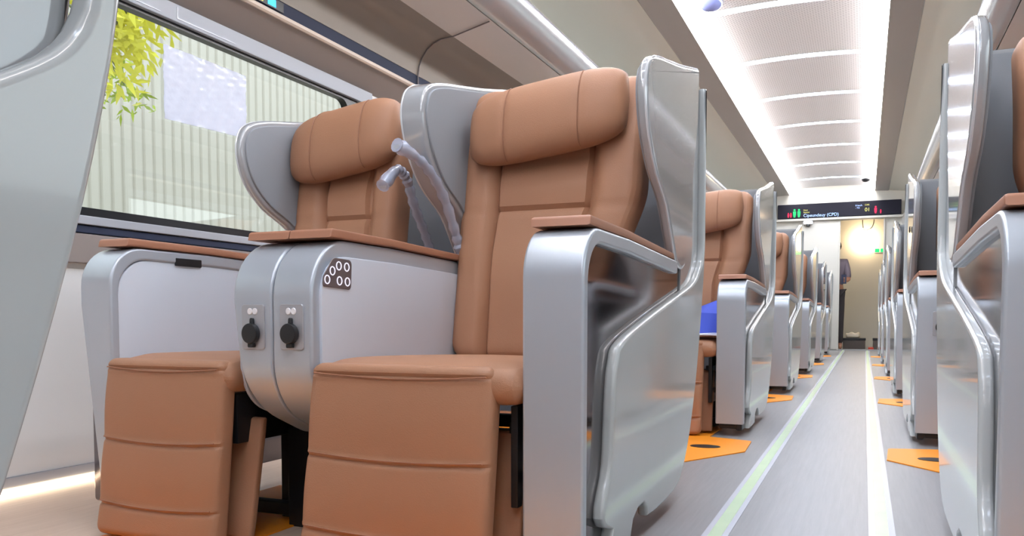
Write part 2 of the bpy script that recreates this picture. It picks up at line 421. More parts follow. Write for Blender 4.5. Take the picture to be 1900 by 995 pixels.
# end bulkhead with doorway
DX0, DX1, DZ = -.366, .237, 1.985
bm = bmesh.new()
add_box(bm, WL - .06, DX0, YE, YE + .08, 0, 2.55); add_box(bm, DX1, WR + .06, YE, YE + .08, 0, 2.55); add_box(bm, DX0, DX1, YE, YE + .08, DZ, 2.55)
struct('wall_front', bm, 'bulk', 0)
bm = bmesh.new(); add_box(bm, -.93, DX0 - .01, YE - .03, YE - .002, .01, DZ, .004)
add_box(bm, DX0 - .02, DX0, YE - .04, YE, .0, DZ, .004); add_box(bm, DX1, DX1 + .02, YE - .04, YE, 0, DZ, .004)
d = struct('door_1', bm, 'bulk')
bm = bmesh.new(); add_box(bm, -.47, -.455, YE - .075, YE - .045, .85, 1.15, .004); add_box(bm, -.467, -.458, YE - .05, YE - .028, .86, .88); add_box(bm, -.467, -.458, YE - .05, YE - .028, 1.12, 1.14); obj('door_handle', bm, 'header', d)
bm = bmesh.new(); add_box(bm, WL + .02, WR - .02, YE - .10, YE - .001, DZ + .005, DZ + .04, .008); trim(bm, 'bulk')
bm = bmesh.new(); add_box(bm, DX0, DX1, YE - .06, YE + .08, 0, .012, .003); trim(bm, 'header')
# vestibule
bm = bmesh.new(); add_box(bm, WL - .06, WR + .06, YE + 1.9, YE + 1.98, 0, 2.55); struct('wall_end', bm, 'bulk', 0)
for i, x in enumerate((-1.0, .9)):
    bm = bmesh.new(); add_box(bm, x - .03, x + .03, YE + .08, YE + 1.9, 0, 2.55); struct('wall_' + ('vestibule_west', 'vestibule_east')[i], bm, 'bulk', 0)
bm = bmesh.new(); add_box(bm, -1.0, .9, YE + .08, YE + 1.9, 2.3, 2.36); struct('trim_92', bm, 'bulk', 0)
bm = bmesh.new(); add_box(bm, -.75, .6, YE + .7, YE + 1.2, 2.285, 2.30, .003); props(obj('vestibule_fill', bm, 'vfill'), 'added hidden fill light over the vestibule beyond the doorway', 'ceiling light')  # unseen glowing panel added to brighten the vestibule walls
# floor marking tapes
for s, (x, lb) in enumerate(((-.290, 'pale green glow tape on the aisle floor beside the paired seats'), (.045, 'pale green glow tape on the aisle floor beside the single seats'))):
    t = empty('floor_tape', (x, 0, 0)); props(t, lb, 'floor tape')
    bm = bmesh.new(); add_box(bm, -.014, .014, .4, YE - .1, .0, .0025); obj('tape_strip', bm, 'tape', t, 0)
    for e in (-1, 1):
        bm = bmesh.new(); add_box(bm, e * .0205 - .0065, e * .0205 + .0065, .4, YE - .1, 0, .0018); obj('tape_edge', bm, 'tape_edge', t, 0)

# ================================================================== SEATS
LEAF = [(2.20, .612), (2.108, .607), (2.054, .659), (1.977, .741), (1.874, .80), (1.805, .87), (1.775, .944), (1.778, .995), (1.805, 1.032), (1.87, 1.057), (2.0, 1.083), (2.128, 1.108), (2.30, 1.147), (2.365, 1.16), (2.372, 1.13), (2.360, 1.011), (2.30, .852), (2.235, .711)]
def leaf(grow=0.0):
    pts = spline([(y - Y0, z) for y, z in LEAF], 4)
    if not grow: return pts
    n = len(pts); out = []
    area = sum(pts[i][0] * pts[(i + 1) % n][1] - pts[(i + 1) % n][0] * pts[i][1] for i in range(n))
    sg = 1 if area > 0 else -1
    for i in range(n):
        t = (Vector(pts[(i + 1) % n]) - Vector(pts[i - 1])).normalized()
        out.append(tuple(Vector(pts[i]) + Vector((t.y, -t.x)) * grow * sg))
    return out
def drop(pts): return [(y, z - .045 * sstep(z, .62, .95)) for y, z in pts]

def make_seat(kind):
    """kind: 'aisle', 'window', 'single' ; u runs from the arm's outer face inwards"""
    org, d = {'aisle': (-.435, -1), 'window': (-1.61, 1), 'single': (.178, 1)}[kind]
    aw, cw, hw = {'aisle': (.113, .437, .099), 'window': (.092, .333, .101), 'single': (.150, .437, .11)}[kind]
    # root stands at the middle of the seat base
    xc = org + d * (aw + cw / 2)
    root = empty('train_seat', (xc, Y0, 0))
    X = lambda u: org + d * u - xc
    mp = lambda a, p, q: (X(a), p, q)              # (u, y, z)
    c0, c1 = aw, aw + cw; uc = (c0 + c1) / 2; total = aw + cw + hw
    # --- outer arm: inlay plate, wrapped silver band, lower panel
    bm = bmesh.new()
    body = rnd([(.012, .06, .01), (.012, .615, .10), (.80, .598, .0), (1.0, .62), (1.022, 1.145, .02), (1.082, 1.140, .02), (1.088, .68), (1.05, .50), (1.00, .36), (.93, .20, .1), (.82, .06, .1)])
    prism(bm, body, .014, .040, mp, .004)
    inlay = obj('side_inlay', bm, 'chrome', root); inlay['label'] = 'mirror-like dark chrome inlay'
    band_o = [(0, .05), (0, .50)] + rnd([(-.0, .45), (.0, .632, .115), (.30, .630)], 10)[1:-1] + [(.30, .631), (.76, .617)]
    band_i = [(.76, .585), (.30, .602)] + rnd([(.30, .603), (.024, .605, .095), (.024, .45)], 10)[1:-1] + [(.024, .48), (.022, .05)]
    bm = bmesh.new(); prism(bm, band_o + band_i, 0, aw, mp, .006, 3)
    if kind == 'window':
        for v in bm.verts:
            t = max(0, min(1, (.46 - v.co.z) / .34)); uu = (X(aw) - v.co.x) / (X(aw) - X(0)); v.co.x += .055 * t * uu
    obj('arm_band', bm, 'silver', root)
    bm = bmesh.new()     # armrest pad
    prism(bm, rnd([(.045, .634), (.05, .652, .008), (.30, .650), (.765, .634, .006), (.765, .618), (.30, .632), (.12, .633)]), -.002 + .006, aw + .004, mp, .005, 2)
    obj('armrest_pad', bm, 'pad', root)
    bm = bmesh.new()     # inner side panel
    prism(bm, rnd([(.021, .20), (.021, .607, .09), (.30, .604), (.82, .586), (.82, .20)]), .041, aw - .004, mp, .004)
    obj('inner_side_panel', bm, 'side', root)
    if kind in ('aisle', 'single'):
        low = spline([(.112, .09), (.145, .20), (.162, .33), (.182, .39), (.228, .428), (.44, .474), (.70, .522), (.93, .566), (1.03, .606), (1.080, .655), (1.088, .75), (1.090, .9), (1.088, 1.10), (1.092, 1.12), (1.104, 1.08), (1.107, .9), (1.107, .75), (1.105, .67), (1.075, .54), (1.020, .38), (.97, .27), (.90, .16), (.82, .085), (.72, .045), (.47, .036), (.432, .04)], 5)
        # foot notch
        low = [p for p in low if not (p[0] < .47 and p[1] < .07)]
        i0 = max(range(len(low)), key=lambda i: -((low[i][0] - .47) ** 2 + (low[i][1] - .036) ** 2))
        low = low[:i0 + 1] + [(.437, .040), (.425, .062), (.40, .076), (.35, .074), (.31, .058), (.285, .02), (.13, .02)] + low[i0 + 1:]
        bm = bmesh.new(); slab(bm, low, -.008, .016, mp, .008, 4)
        obj('lower_panel', bm, 'gloss', root)
        bm = bmesh.new(); prism(bm, rnd([(.31, .022), (.33, .078, .008), (.44, .078, .008), (.44, .022)]), .028, .036, mp, .002)
        o = obj('release_pedal', bm, 'orange', root); o['label'] = 'orange release pedal with a black arrow'
        bm = bmesh.new(); prism(bm, [(.36, .047), (.39, .058), (.39, .051), (.425, .051), (.425, .043), (.39, .043), (.39, .036)], .0265, .0285, mp); obj('pedal_arrow', bm, 'black', o, 0)
    # --- wing shells
    def wing(u_out, u_in, nm='wing'):
        LF = (lambda g=0.: drop(leaf(g))) if kind == 'window' else leaf
        bm = bmesh.new(); slab(bm, LF(), u_out, u_in, mp, .009, 4); w = obj(nm, bm, 'wing', root); w['label'] = 'glossy grey side wing of the shell'
        s = 1 if u_in > u_out else -1
        bm = bmesh.new(); slab(bm, LF(-.014), u_in - s * .002, u_in + s * .006, mp, .003, 2); obj('wing_lining', bm, 'lining', w)
        bm = bmesh.new(); P = LF(-.002); tube(bm, [mp(u_out + s * .005, *p) for p in P + P[:1]], .0032, 6); obj('wing_rim', bm, 'rim', w)
    if kind == 'window': wing(.066, .090)
    else: wing(0.0, .024)
    if kind == 'aisle': wing(.607, .542)
    if kind == 'single': wing(total, total - .024)
    # --- back of the shell with rounded corners, lining inside
    b_in = total; w0 = .010 if kind != 'window' else .070; rr = .05 if kind != 'single' else .035
    plan_o = rnd([(w0, .85), (w0, 1.10, .03), (b_in - .005, 1.10, rr), (b_in - .005, .97)])
    plan_i = rnd([(w0 + .020, .85), (w0 + .020, 1.075, .02), (b_in - .025, 1.075, rr - .01), (b_in - .025, .97)])
    zt = 0 if kind != 'window' else .045
    def topz(y): return 1.140 - zt if y > .96 else 1.140 - zt + (y - .96) * .28
    def lean(z):
        K = [(.05, -.34), (.10, -.24), (.16, -.185), (.25, -.13), (.38, -.082), (.54, -.030), (.67, 0), (2, 0)]
        for (z0, v0), (z1, v1) in zip(K, K[1:]):
            if z <= z1: return v0 + (v1 - v0) * (max(z, z0) - z0) / (z1 - z0)
    def uprism(po, pi_, z0, zf):
        """upright U-shaped wall; its foot leans forward with the shell"""
        bm = bmesh.new(); n = len(po); levels = [z0 + (.70 - z0) * i / 8 for i in range(9)] + [None]
        def ring(poly, z): return [bm.verts.new((X(p[0]), p[1] + (lean(z) if z is not None else 0) * (1 if p[1] > .9 else .3), z if z is not None else zf(p[1]))) for p in poly]
        O = [ring(po, z) for z in levels]; I = [ring(pi_, z) for z in levels]
        for k in range(len(levels) - 1):
            for i in range(n - 1):
                bm.faces.new((O[k][i], O[k][i + 1], O[k + 1][i + 1], O[k + 1][i])); bm.faces.new((I[k][i], I[k + 1][i], I[k + 1][i + 1], I[k][i + 1]))
            for i in (0, n - 1): bm.faces.new((O[k][i], O[k + 1][i], I[k + 1][i], I[k][i]))
        for i in range(n - 1):
            bm.faces.new((O[-1][i], O[-1][i + 1], I[-1][i + 1], I[-1][i])); bm.faces.new((O[0][i], I[0][i], I[0][i + 1], O[0][i + 1]))
        return bm
    obj('back_shell', uprism(plan_o, plan_i, .20, topz), 'wing', root)
    lo_ = [(min(max(u, w0 + .021), b_in - .026), y - .026) for u, y in plan_o]; li_ = [(min(max(u, w0 + .024), b_in - .030), y - .036) for u, y in plan_o]
    obj('back_lining', uprism(lo_, li_, .45, lambda y: topz(y) - .012), 'lining', root)
    # --- console half (shared centre console) or second outer arm
    if kind != 'single':
        k0, k1 = c1, total
        bm = bmesh.new()
        prof = rnd([(.0, .30, .22), (.0, .632, .12), (.30, .631), (.80, .617), (.80, .215, .0), (.16, .222, .10)], 10)
        prism(bm, prof, k0 + .004, k1 - .0006, mp, .007, 4)
        for v in bm.verts:                         # tuck the foot of the window-side half
            if kind == 'window':
                t = max(0, min(1, (.50 - v.co.z) / .28)) ** 1.5; uu = (v.co.x - X(k1)) / (X(k0) - X(k1))
                v.co.x -= (X(k0) - X(k1)) * uu * t * .55
        con = obj('console', bm, 'silver', root)
        bm = bmesh.new()
        prism(bm, rnd([(.026, .30, .15), (.024, .598, .085), (.30, .597), (.80, .583), (.80, .24), (.17, .25, .08)], 8), k0 - .0025, k0 + .006, mp, .002, 2)
        obj('console_side_panel', bm, 'side', con)
        bm = bmesh.new()
        prism(bm, rnd([(.055, .634), (.06, .652, .008), (.30, .650), (.78, .636, .006), (.78, .620), (.30, .633)]), k0 - .004, k1 - .0006, mp, .004, 2)
        obj('console_pad', bm, 'pad', root)
        if kind == 'aisle':                        # seat control plate with six lit rings
            pts = [(.026, .535, .006), (.028, .556, .02), (.062, .594, .02), (.128, .592, .010), (.124, .531, .008)]
            bm = bmesh.new(); prism(bm, rnd(pts, 4), k0 - .005, k0 - .0025, mp, .0008, 1)
            cp = obj('control_panel', bm, 'ctrl', con)
            for (y, z) in ((.040, .549), (.058, .567), (.080, .578), (.108, .577), (.082, .548), (.110, .547)):
                bm = bmesh.new(); n = 20
                tube(bm, [mp(k0 - .0055, y + .0082 * math.cos(2 * PI * i / n), z + .0082 * math.sin(2 * PI * i / n)) for i in range(n + 1)], .0012, 6)
                obj('control_button', bm, 'ring', con)
    else:
        k0, k1 = c1, total; con = None
        bm = bmesh.new(); prism(bm, rnd([(0, .10, .02), (.0, .632, .115), (.30, .631), (.80, .617), (1.0, .60), (1.0, .10)]), k0 + .003, k1, mp, .006); obj('console', bm, 'silver', root)
        bm = bmesh.new(); prism(bm, rnd([(.045, .634), (.05, .652, .008), (.30, .650), (.765, .634, .006), (.765, .618), (.30, .632)]), k0 - .002, k1 - .002, mp, .005, 2)
        obj('armrest_pad', bm, 'pad', root)
    # power outlet on the console front (on the arm front of the single seat)
    if kind != 'window' or True:
        ucn = (k0 + k1) / 2 if kind != 'single' else .080
        if kind == 'window': ucn -= -.006
        par = con if con else root
        bm = bmesh.new(); prism(bm, rnd([(ucn - .028, .410, .006), (ucn + .028, .410, .006), (ucn + .028, .500, .006), (ucn - .028, .500, .006)], 3), -.0035, .004, lambda a, p, q: (X(p), a, q), .001, 1)
        pl_ = obj('outlet_plate', bm, 'plate', par)
        for s in (-1, 1):
            bm = bmesh.new(); n = 18; c = ucn + s * .0062
            prism(bm, [(c + .0062 * math.cos(2 * PI * i / n), .486 + .0068 * math.sin(2 * PI * i / n)) for i in range(n)], -.0055, -.003, lambda a, p, q: (X(p), a, q), .001, 1)
            obj('usb_port', bm, 'white', par)
        bm = bmesh.new(); n = 28
        prism(bm, [(ucn + .0190 * math.cos(2 * PI * i / n), .442 + .0205 * math.sin(2 * PI * i / n)) for i in range(n)], -.017, -.003, lambda a, p, q: (X(p), a, q), .003, 2)
        prism(bm, rnd([(ucn - .007, .414, .003), (ucn + .007, .414, .003), (ucn + .006, .43), (ucn - .006, .43)], 3), -.013, -.003, lambda a, p, q: (X(p), a, q), .001, 1)
        prism(bm, rnd([(ucn - .005, .457), (ucn + .005, .457), (ucn + .004, .473, .003), (ucn - .004, .473, .003)], 3), -.009, -.003, lambda a, p, q: (X(p), a, q), .001, 1)
        o = obj('outlet_cap', bm, 'blackp', par); o['label'] = 'round black hinged outlet cap'
    if kind == 'window':
        bm = bmesh.new(); add_box(bm, *sorted((X(aw - .004), X(aw + .001))), .19, .275, .598, .617, .002); o = obj('tray_latch', bm, 'blackp', root); o['label'] = 'dark recessed tray latch'
    else:
        bm = bmesh.new(); add_box(bm, *sorted((X(.015), X(aw - .01))), .03, .055, .028, .046, .004); add_box(bm, *sorted((X(.01), X(.035))), .025, .12, .022, .048, .005); obj('foot_lever', bm, 'blackp', root)
    # --- seat cushion
    ca, cb = c0 - .004, c1 + .002
    def hs(a, b):
        t = (b - .0) / .66
        return .006 * math.sin(PI * (a - ca) / (cb - ca)) - .022 * t * sstep(t, 0, 1) + groove(b, .06, .004, .0) - .010 * sstep(.09 - b, 0, .09)
    bm = bmesh.new(); cushion(bm, lambda a, b, h: (X(a), b, .392 + h), ca, cb, -.012, .66, hs, .075, .030, 22, 26, .03)
    obj('seat_cushion', bm, 'leather', root)
    # --- leg rest: upholstered flap, three stitched seams
    la, lb_ = c0 + .048 if kind != 'window' else c0 - .006, c1 - .001 if kind != 'window' else c1 - .012
    if kind == 'single': la, lb_ = c0 + .01, c1 - .045
    seams = (.216, .080); lean_ = .050 if kind != 'window' else .036
    def hl(a, b):
        h = .004 * math.sin(PI * (a - la) / (lb_ - la)) + .004 * abs(math.sin(PI * (b + .06) / .138))
        for s in seams:
            sg = s + .007 * math.sin(PI * (a - la) / (lb_ - la)) * -1
            h += groove(b, sg - .004, .004, .004) + .0022 * math.exp(-((b - sg - .002) / .003) ** 2)
        return h + groove(b, .366, .0035, .004)
    bm = bmesh.new()
    cushion(bm, lambda a, b, h: (X(a), -.015 - h - lean_ * ((.38 - b) / .36) ** 1.2 if b < .38 else -.015 - h, b), la, lb_, .008, .386, hl, .05, .018, 20, 110, .022)
    leg = obj('leg_rest', bm, 'leather', root)
    for s in seams + (.366,):
        n = 14; bm = bmesh.new()
        tube(bm, [(X(la + .012 + (lb_ - la - .024) * i / n), -.0175 - lean_ * (max(0, .38 - s) / .36) ** 1.2 - .004 * math.sin(PI * i / n), s + .002 - .007 * math.sin(PI * i / n)) for i in range(n + 1)], .0016, 5)
        obj('stitching', bm, 'seam', leg)
    bm = bmesh.new()
    s0 = la - .030 if kind == 'aisle' else la + .01
    s1 = lb_ - .05 if kind == 'aisle' else lb_ + .026
    cushion(bm, lambda a, b, h: (X(a), .072 - h - .045 * (.26 - b) / .24, b), s0, s1, .012, .262, lambda a, b: 0, .022, .008, 6, 8)
    obj('leg_rest_back', bm, 'leather', root)
    # --- backrest with bolsters, horizontal seams
    B0, B1 = .365, 1.085
    bu0, bu1 = c0 - .044 if kind != 'window' else c0 - .005, c1 + .004 if kind != 'window' else c1 - .002
    def by(z): return .585 + .125 * ((z - B0) / (B1 - B0)) + .03 * sstep(z, .9, 1.1)
    wI = .105 if kind != 'window' else .085
    i0_, i1_ = bu0 + wI + .02, bu1 - wI
    def hb(a, b):
        h = .018 * (1 - sstep(a, i0_ - .03, i0_)) + .018 * sstep(a, i1_, i1_ + .03)      # bolsters stand proud
        h += groove(a, i0_, .006, .014) + groove(a, i1_, .006, .014)
        inner = sstep(a, i0_ - .01, i0_ + .01) * (1 - sstep(a, i1_ - .01, i1_ + .01))
        h += groove(b, .745, .005, .012 * inner + .006) + groove(b, .690, .08, .0) + groove(b, .875, .006, .010 * inner)
        h += .012 * inner * math.exp(-((b - .81) / .05) ** 2) + .010 * inner * math.exp(-((b - .60) / .12) ** 2)
        return h
    bm = bmesh.new()
    def mb(a, b, h):
        t = sstep(b, .62, .80); a2 = a
        if kind != 'window': # lower part narrows to fit between arm and console
            k = (1 - t); a2 = a + k * .044 * (1 - (a - bu0) / (bu1 - bu0))
        return (X(a2), by(b) - h, b)
    cushion(bm, mb, bu0, bu1, B0, B1, hb, .10, .035, 46, 60, .05)
    obj('backrest', bm, 'leather', root)
    # --- head pillow
    pu0, pu1 = (bu0 + .028, bu1 - .036) if kind != 'window' else (bu0 + .008, bu1 + .02)
    pc = (pu0 + pu1) / 2; ph = (pu1 - pu0) / 2
    bm = bmesh.new(); NU, NV = 36, 28; rows = []
    for i in range(NU + 1):
        t = -1 + 2 * i / NU; tt = math.copysign(abs(t) ** .8, t)
        w = (1 - abs(tt) ** 4.0) ** (1 / 2.6); w = max(w, .0)
        row = []
        for j in range(NV):
            a = 2 * PI * j / NV; cz = math.copysign(abs(math.cos(a)) ** .8, math.cos(a)); cy = math.copysign(abs(math.sin(a)) ** .85, math.sin(a))
            z = (.974 if kind != 'window' else .964) + cz * .098 * (.35 + .65 * w) * (1 if w > 0 else 0); y = by(.97) - .052 - cy * .058 * w
            dent = .0025 if abs(abs(tt) - .47) < .035 else 0
            y += dent * (1 if cy > 0 else 0)
            row.append(bm.verts.new((X(pc + tt * ph), y + .14 * (z - .97), z + .026 * tt * (1 if kind == 'window' else -1))))
        rows.append(row)
    for r1, r2 in zip(rows, rows[1:]):
        for j in range(NV): bm.faces.new((r1[j], r1[(j + 1) % NV], r2[(j + 1) % NV], r2[j]))
    bm.faces.new(rows[0]); bm.faces.new(rows[-1][::-1])
    pil = obj('head_pillow', bm, 'leather', root, 70)
    bm = bmesh.new()
    for sx in (-.46, .46):
        tt = sx; w = (1 - abs(tt) ** 4.0) ** (1 / 2.6); pth = []
        for j in range(15):
            a = .25 + (PI - .5) * j / 14; cz = math.copysign(abs(math.cos(a)) ** .8, math.cos(a)); cy = abs(math.sin(a)) ** .85
            z = (.974 if kind != 'window' else .964) + cz * .098 * (.35 + .65 * w); y = by(.97) - .052 - cy * .058 * w - .0004
            pth.append((X(pc + tt * ph), y + .14 * (z - .97), z + .026 * tt * (1 if kind == 'window' else -1)))
        bm = bmesh.new(); tube(bm, pth, .0011, 5); obj('stitching', bm, 'seam', pil)
    # --- black under-frame and pedestal
    bm = bmesh.new()
    for u in (c0 + .02, c1 - .03): add_box(bm, *sorted((X(u), X(u + .014))), .03, .62, .13 if kind != 'window' else .21, .315, .002)
    for y in (.08, .25, .50): add_box(bm, *sorted((X(c0 + .02), X(c1 - .02))), y, y + .03, .21, .24, .002)
    for y, z in ((.06, .26), (.06, .17)): add_box(bm, *sorted((X(c0 + .0), X(c0 + .05))), y, y + .03, z, z + .02, .002)
    obj('seat_frame', bm, 'black', root)
    bm = bmesh.new()
    for u in (c0 + .04, c1 - .08): add_box(bm, *sorted((X(u), X(u + .04))), .25, .33, 0.0, .22, .003)
    add_box(bm, *sorted((X(c0 - .01), X(c1 - .02))), .22, .25, .015, .045, .004)
    obj('base_leg', bm, 'black', root)
    if kind != 'single':
        bm = bmesh.new(); add_box(bm, *sorted((X(total - (.055 if kind == 'aisle' else .115)), X(total - .0005))), .19, .60, 0, .225, .004)
        o = obj('pedestal', bm, 'black', root); o['label'] = 'black box pedestal under the console'
    # --- orange floor plate (aisle edge)
    bm = bmesh.new(); u0 = -.055 if kind == 'aisle' else .0
    if kind == 'single': u0 = -.10
    poly = rnd([(u0, -.39), (u0 + .01, -.12, .02), (c0 + .01, -.06), (c0 + .01, .55), (c1, .55), (c1, -.3), (c0 + .05, -.68, .03), (c0 - .0, -.70)], 3)
    prism(bm, [(p, q) for p, q in poly], 0.0005, .004, lambda a, p, q: (X(p), q, a))
    o = obj('base_plate', bm, 'orange', root, 0); o['label'] = 'orange floor plate'
    if kind != 'window':
        bm = bmesh.new(); prism(bm, [(u0 + .15 + .055 * math.cos(i * PI / 8), -.33 + .04 * math.sin(i * PI / 8)) for i in range(16)], .004, .0055, lambda a, p, q: (X(p), q, a)); obj('floor_mark', bm, 'black', o, 0)
    # --- gooseneck reading lamp in clear wrap
    if kind != 'single':
        if kind == 'aisle': pts = [(-.985, 2.00, .62), (-.985, 1.98, .654), (-.985, 1.955, .70), (-.985, 1.897, .775), (-.988, 1.83, .83), (-1.0, 1.77, .861)]; tip = [(-1.0, 1.77, .861), (-1.012, 1.71, .876)]
        else: pts = [(-1.12, 2.09, .62), (-1.12, 2.067, .666), (-1.12, 2.03, .718), (-1.12, 1.98, .778), (-1.12, 1.95, .83), (-1.12, 1.92, .853), (-1.12, 1.885, .852)]; tip = [(-1.12, 1.885, .852), (-1.12, 1.823, .805)]
    else: pts = [(.39, 2.12, .66), (.385, 2.02, .72), (.39, 1.93, .81), (.41, 1.82, .88), (.46, 1.73, .92)]; tip = [(.46, 1.73, .92), (.50, 1.68, .93)]
    L = lambda p: (p[0] - xc, p[1] - Y0, p[2])
    bm = bmesh.new(); tube(bm, [L(p) for p in cat3(pts, 6)], .0065, 10); lamp = obj('reading_lamp', bm, 'blackp', root)
    bm = bmesh.new(); tube(bm, [L(p) for p in cat3(tip, 3)], .0105, 12); obj('lamp_head', bm, 'header', lamp)
    if kind != 'single':
        P = [L(p) for p in cat3(pts + tip[1:], 6)]
        bm = bmesh.new(); tube(bm, P, .012, 12, [.013 + .0022 * math.sin(i * 2.1) + (.004 if i > len(P) - 6 else 0) for i in range(len(P))])
        o = obj('plastic_wrap', bm, 'wrap', lamp); o['label'] = 'crinkled clear plastic wrap'
    return root

def copy_tree(o, parent=None):
    c = o.copy(); COL.objects.link(c)
    if parent is not None: c.parent = parent
    for ch in list(o.children): copy_tree(ch, c)
    return c
ordw = ['nearest', 'second', 'third', 'fourth', 'fifth', 'sixth']
where = {'aisle': 'aisle-side seat of the pairs', 'window': 'window-side seat of the pairs', 'single': 'single seat across the aisle'}
near = {
    'aisle': 'brown leather seat facing the camera beside the aisle, with silver arm, nearest full one',
    'window': 'brown leather window-side seat facing the camera, beside the window with the white sheet',
    'single': 'single seat across the aisle cut off by the frame, with large glossy curved side shell'}
for kind in ('aisle', 'window', 'single'):
    proto = make_seat(kind); x0 = proto.location.x
    props(proto, near[kind], 'seat', 'seats of the coach')
    for k in range(1, 6):
        c = copy_tree(proto); c.location = (x0, Y0 + PITCHY * k, 0)
        n = ordw[k]
        c['label'] = {'aisle': f'brown leather aisle-side seat with silver arm in the {n} row of the paired seats',
                      'window': f'brown leather window-side seat in the {n} row, mostly hidden behind the seats before it',
                      'single': f'single seat with glossy wing in the {n} row across the aisle'}[kind]
        if kind == 'single' and k == 1:
            bm = bmesh.new(); n = 16; tube(bm, [(.178 - .004 - x0, .64 + .012 * math.cos(2 * PI * i / n), .862 + .012 * math.sin(2 * PI * i / n)) for i in range(n + 1)], .003, 6); obj('coat_hook', bm, 'blackp', c)
    for k in (0, 1):                               # added rows beside and behind the camera, mostly unseen, blocking light near the floor
        c = copy_tree(proto); c.location = (x0, Y0 - 2.055 - PITCHY * k, 0)
        c['label'] = {'aisle': 'brown leather aisle-side seat', 'window': 'brown leather window-side seat', 'single': 'single seat across the aisle'}[kind] + (', unseen, level with the camera' if k == 0 else ', unseen, one row behind the camera')
        if kind == 'aisle' and k == 0: c['label'] = 'seat seen from the side at the frame edge, only its big pale glossy shell showing'

# ================================================================== THINGS
# white plastic-wrapped sheet stuck on the window
bm = bmesh.new(); NX, NZ = 26, 18; g = []; gb = []
for i in range(NX + 1):
    r = []; rb = []
    for j in range(NZ + 1):
        y = 2.09 + .39 * i / NX; z = 1.120 + .238 * j / NZ + .012 * (i / NX) * (1 - j / NZ)
        x = -2.100 + .0030 * math.sin(i * 1.3 + j * .9) * math.sin(j * 1.7 - i * .4) + random.uniform(-.0008, .0008)
        r.append(bm.verts.new((x, y, z))); rb.append(bm.verts.new((x - .0012, y, z)))
    g.append(r); gb.append(rb)
for i in range(NX):
    for j in range(NZ): bm.faces.new((g[i][j], g[i + 1][j], g[i + 1][j + 1], g[i][j + 1])); bm.faces.new((gb[i][j], gb[i][j + 1], gb[i + 1][j + 1], gb[i + 1][j]))
props(obj('paper_sheet', bm, 'paper'), 'white sheet wrapped in crinkled plastic, stuck on the big window', 'sheet')

def text_obj(s, m, size, loc, rot, parent, name, ext=.001, sx=1.0):
    cu = bpy.data.curves.new('t', 'FONT'); cu.body = s; cu.size = size; cu.extrude = ext
    t = bpy.data.objects.new('t', cu); COL.objects.link(t); bpy.context.view_layer.update()
    me = bpy.data.meshes.new_from_object(t.evaluated_get(bpy.context.evaluated_depsgraph_get())); bpy.data.objects.remove(t)
    o = link(name, me, m, parent); o.location = loc; o.rotation_euler = rot; o.scale = (sx, 1, 1); return o
# information display over the door
disp = empty('information_display', (CX + .1, YE - .06, 2.14)); props(disp, 'long black information display with lit text above the end door', 'display')
dx, dy, dz = disp.location
bm = bmesh.new(); add_box(bm, -1.28 - dx, .47 - dx, -.05, .055, 2.03 - dz, 2.245 - dz, .008); obj('screen', bm, 'screen', disp)
R90 = (PI / 2, 0, 0)
def dt(s, m, size, x, z, name='screen_text', sx=1.): text_obj(s, m, size, (x - dx, -.053, z - dz), R90, disp, name, .0008, sx)
dt('Cipeundeuy (CPD)', 'led_w', .066, -.90, 2.045)
dt('Next', 'led_y', .030, -.90, 2.14); dt('Station', 'led_y', .032, -.90, 2.105)
dt('0 km/h', 'led_w', .034, -.16, 2.17); dt('- TO', 'led_w', .030, -.16, 2.135); dt('CAR', 'led_y', .032, -.03, 2.175)
dt('01', 'led_y', .075, -.03, 2.09)
def figure(x, z, h, m, n):
    bm = bmesh.new()
    for k in range(n):
        X_ = x + k * h * .5 - dx
        prism(bm, [(X_ + .12 * h * math.cos(i * PI / 6), z + h * .86 + .12 * h * math.sin(i * PI / 6) - dz) for i in range(12)], -.054, -.051, lambda a, p, q: (p, a, q))
        prism(bm, rnd([(X_ - .17 * h, z + .70 * h - dz, .03 * h), (X_ - .15 * h, z + .3 * h - dz), (X_ - .09 * h, z - dz), (X_ + .09 * h, z - dz), (X_ + .15 * h, z + .3 * h - dz), (X_ + .17 * h, z + .70 * h - dz, .03 * h)], 3), -.054, -.051, lambda a, p, q: (p, a, q))
    obj('lit_symbol', bm, m, disp)
figure(-1.03, 2.045, .13, 'led_g', 2); figure(-1.12, 2.045, .075, 'led_r', 2); figure(.12, 2.055, .11, 'led_r', 1); figure(.19, 2.050, .06, 'led_r', 1)
# seat number indicator on the navy rack strip
ind = empty('seat_number_display', (-1.984, 1.93, 1.606)); props(ind, 'small lit seat number indicator on the navy strip under the rack', 'display')
bm = bmesh.new(); add_box(bm, 0, .004, .38, .62, -.018, .018, .001); obj('screen', bm, 'blackp', ind)
for y, m, w in ((.40, 'led_c', .03), (.455, 'led_y', .05), (.53, 'led_c', .045)):
    bm = bmesh.new(); add_box(bm, .004, .0055, y, y + w, -.013, .013, .001); obj('lit_symbol', bm, m, ind)
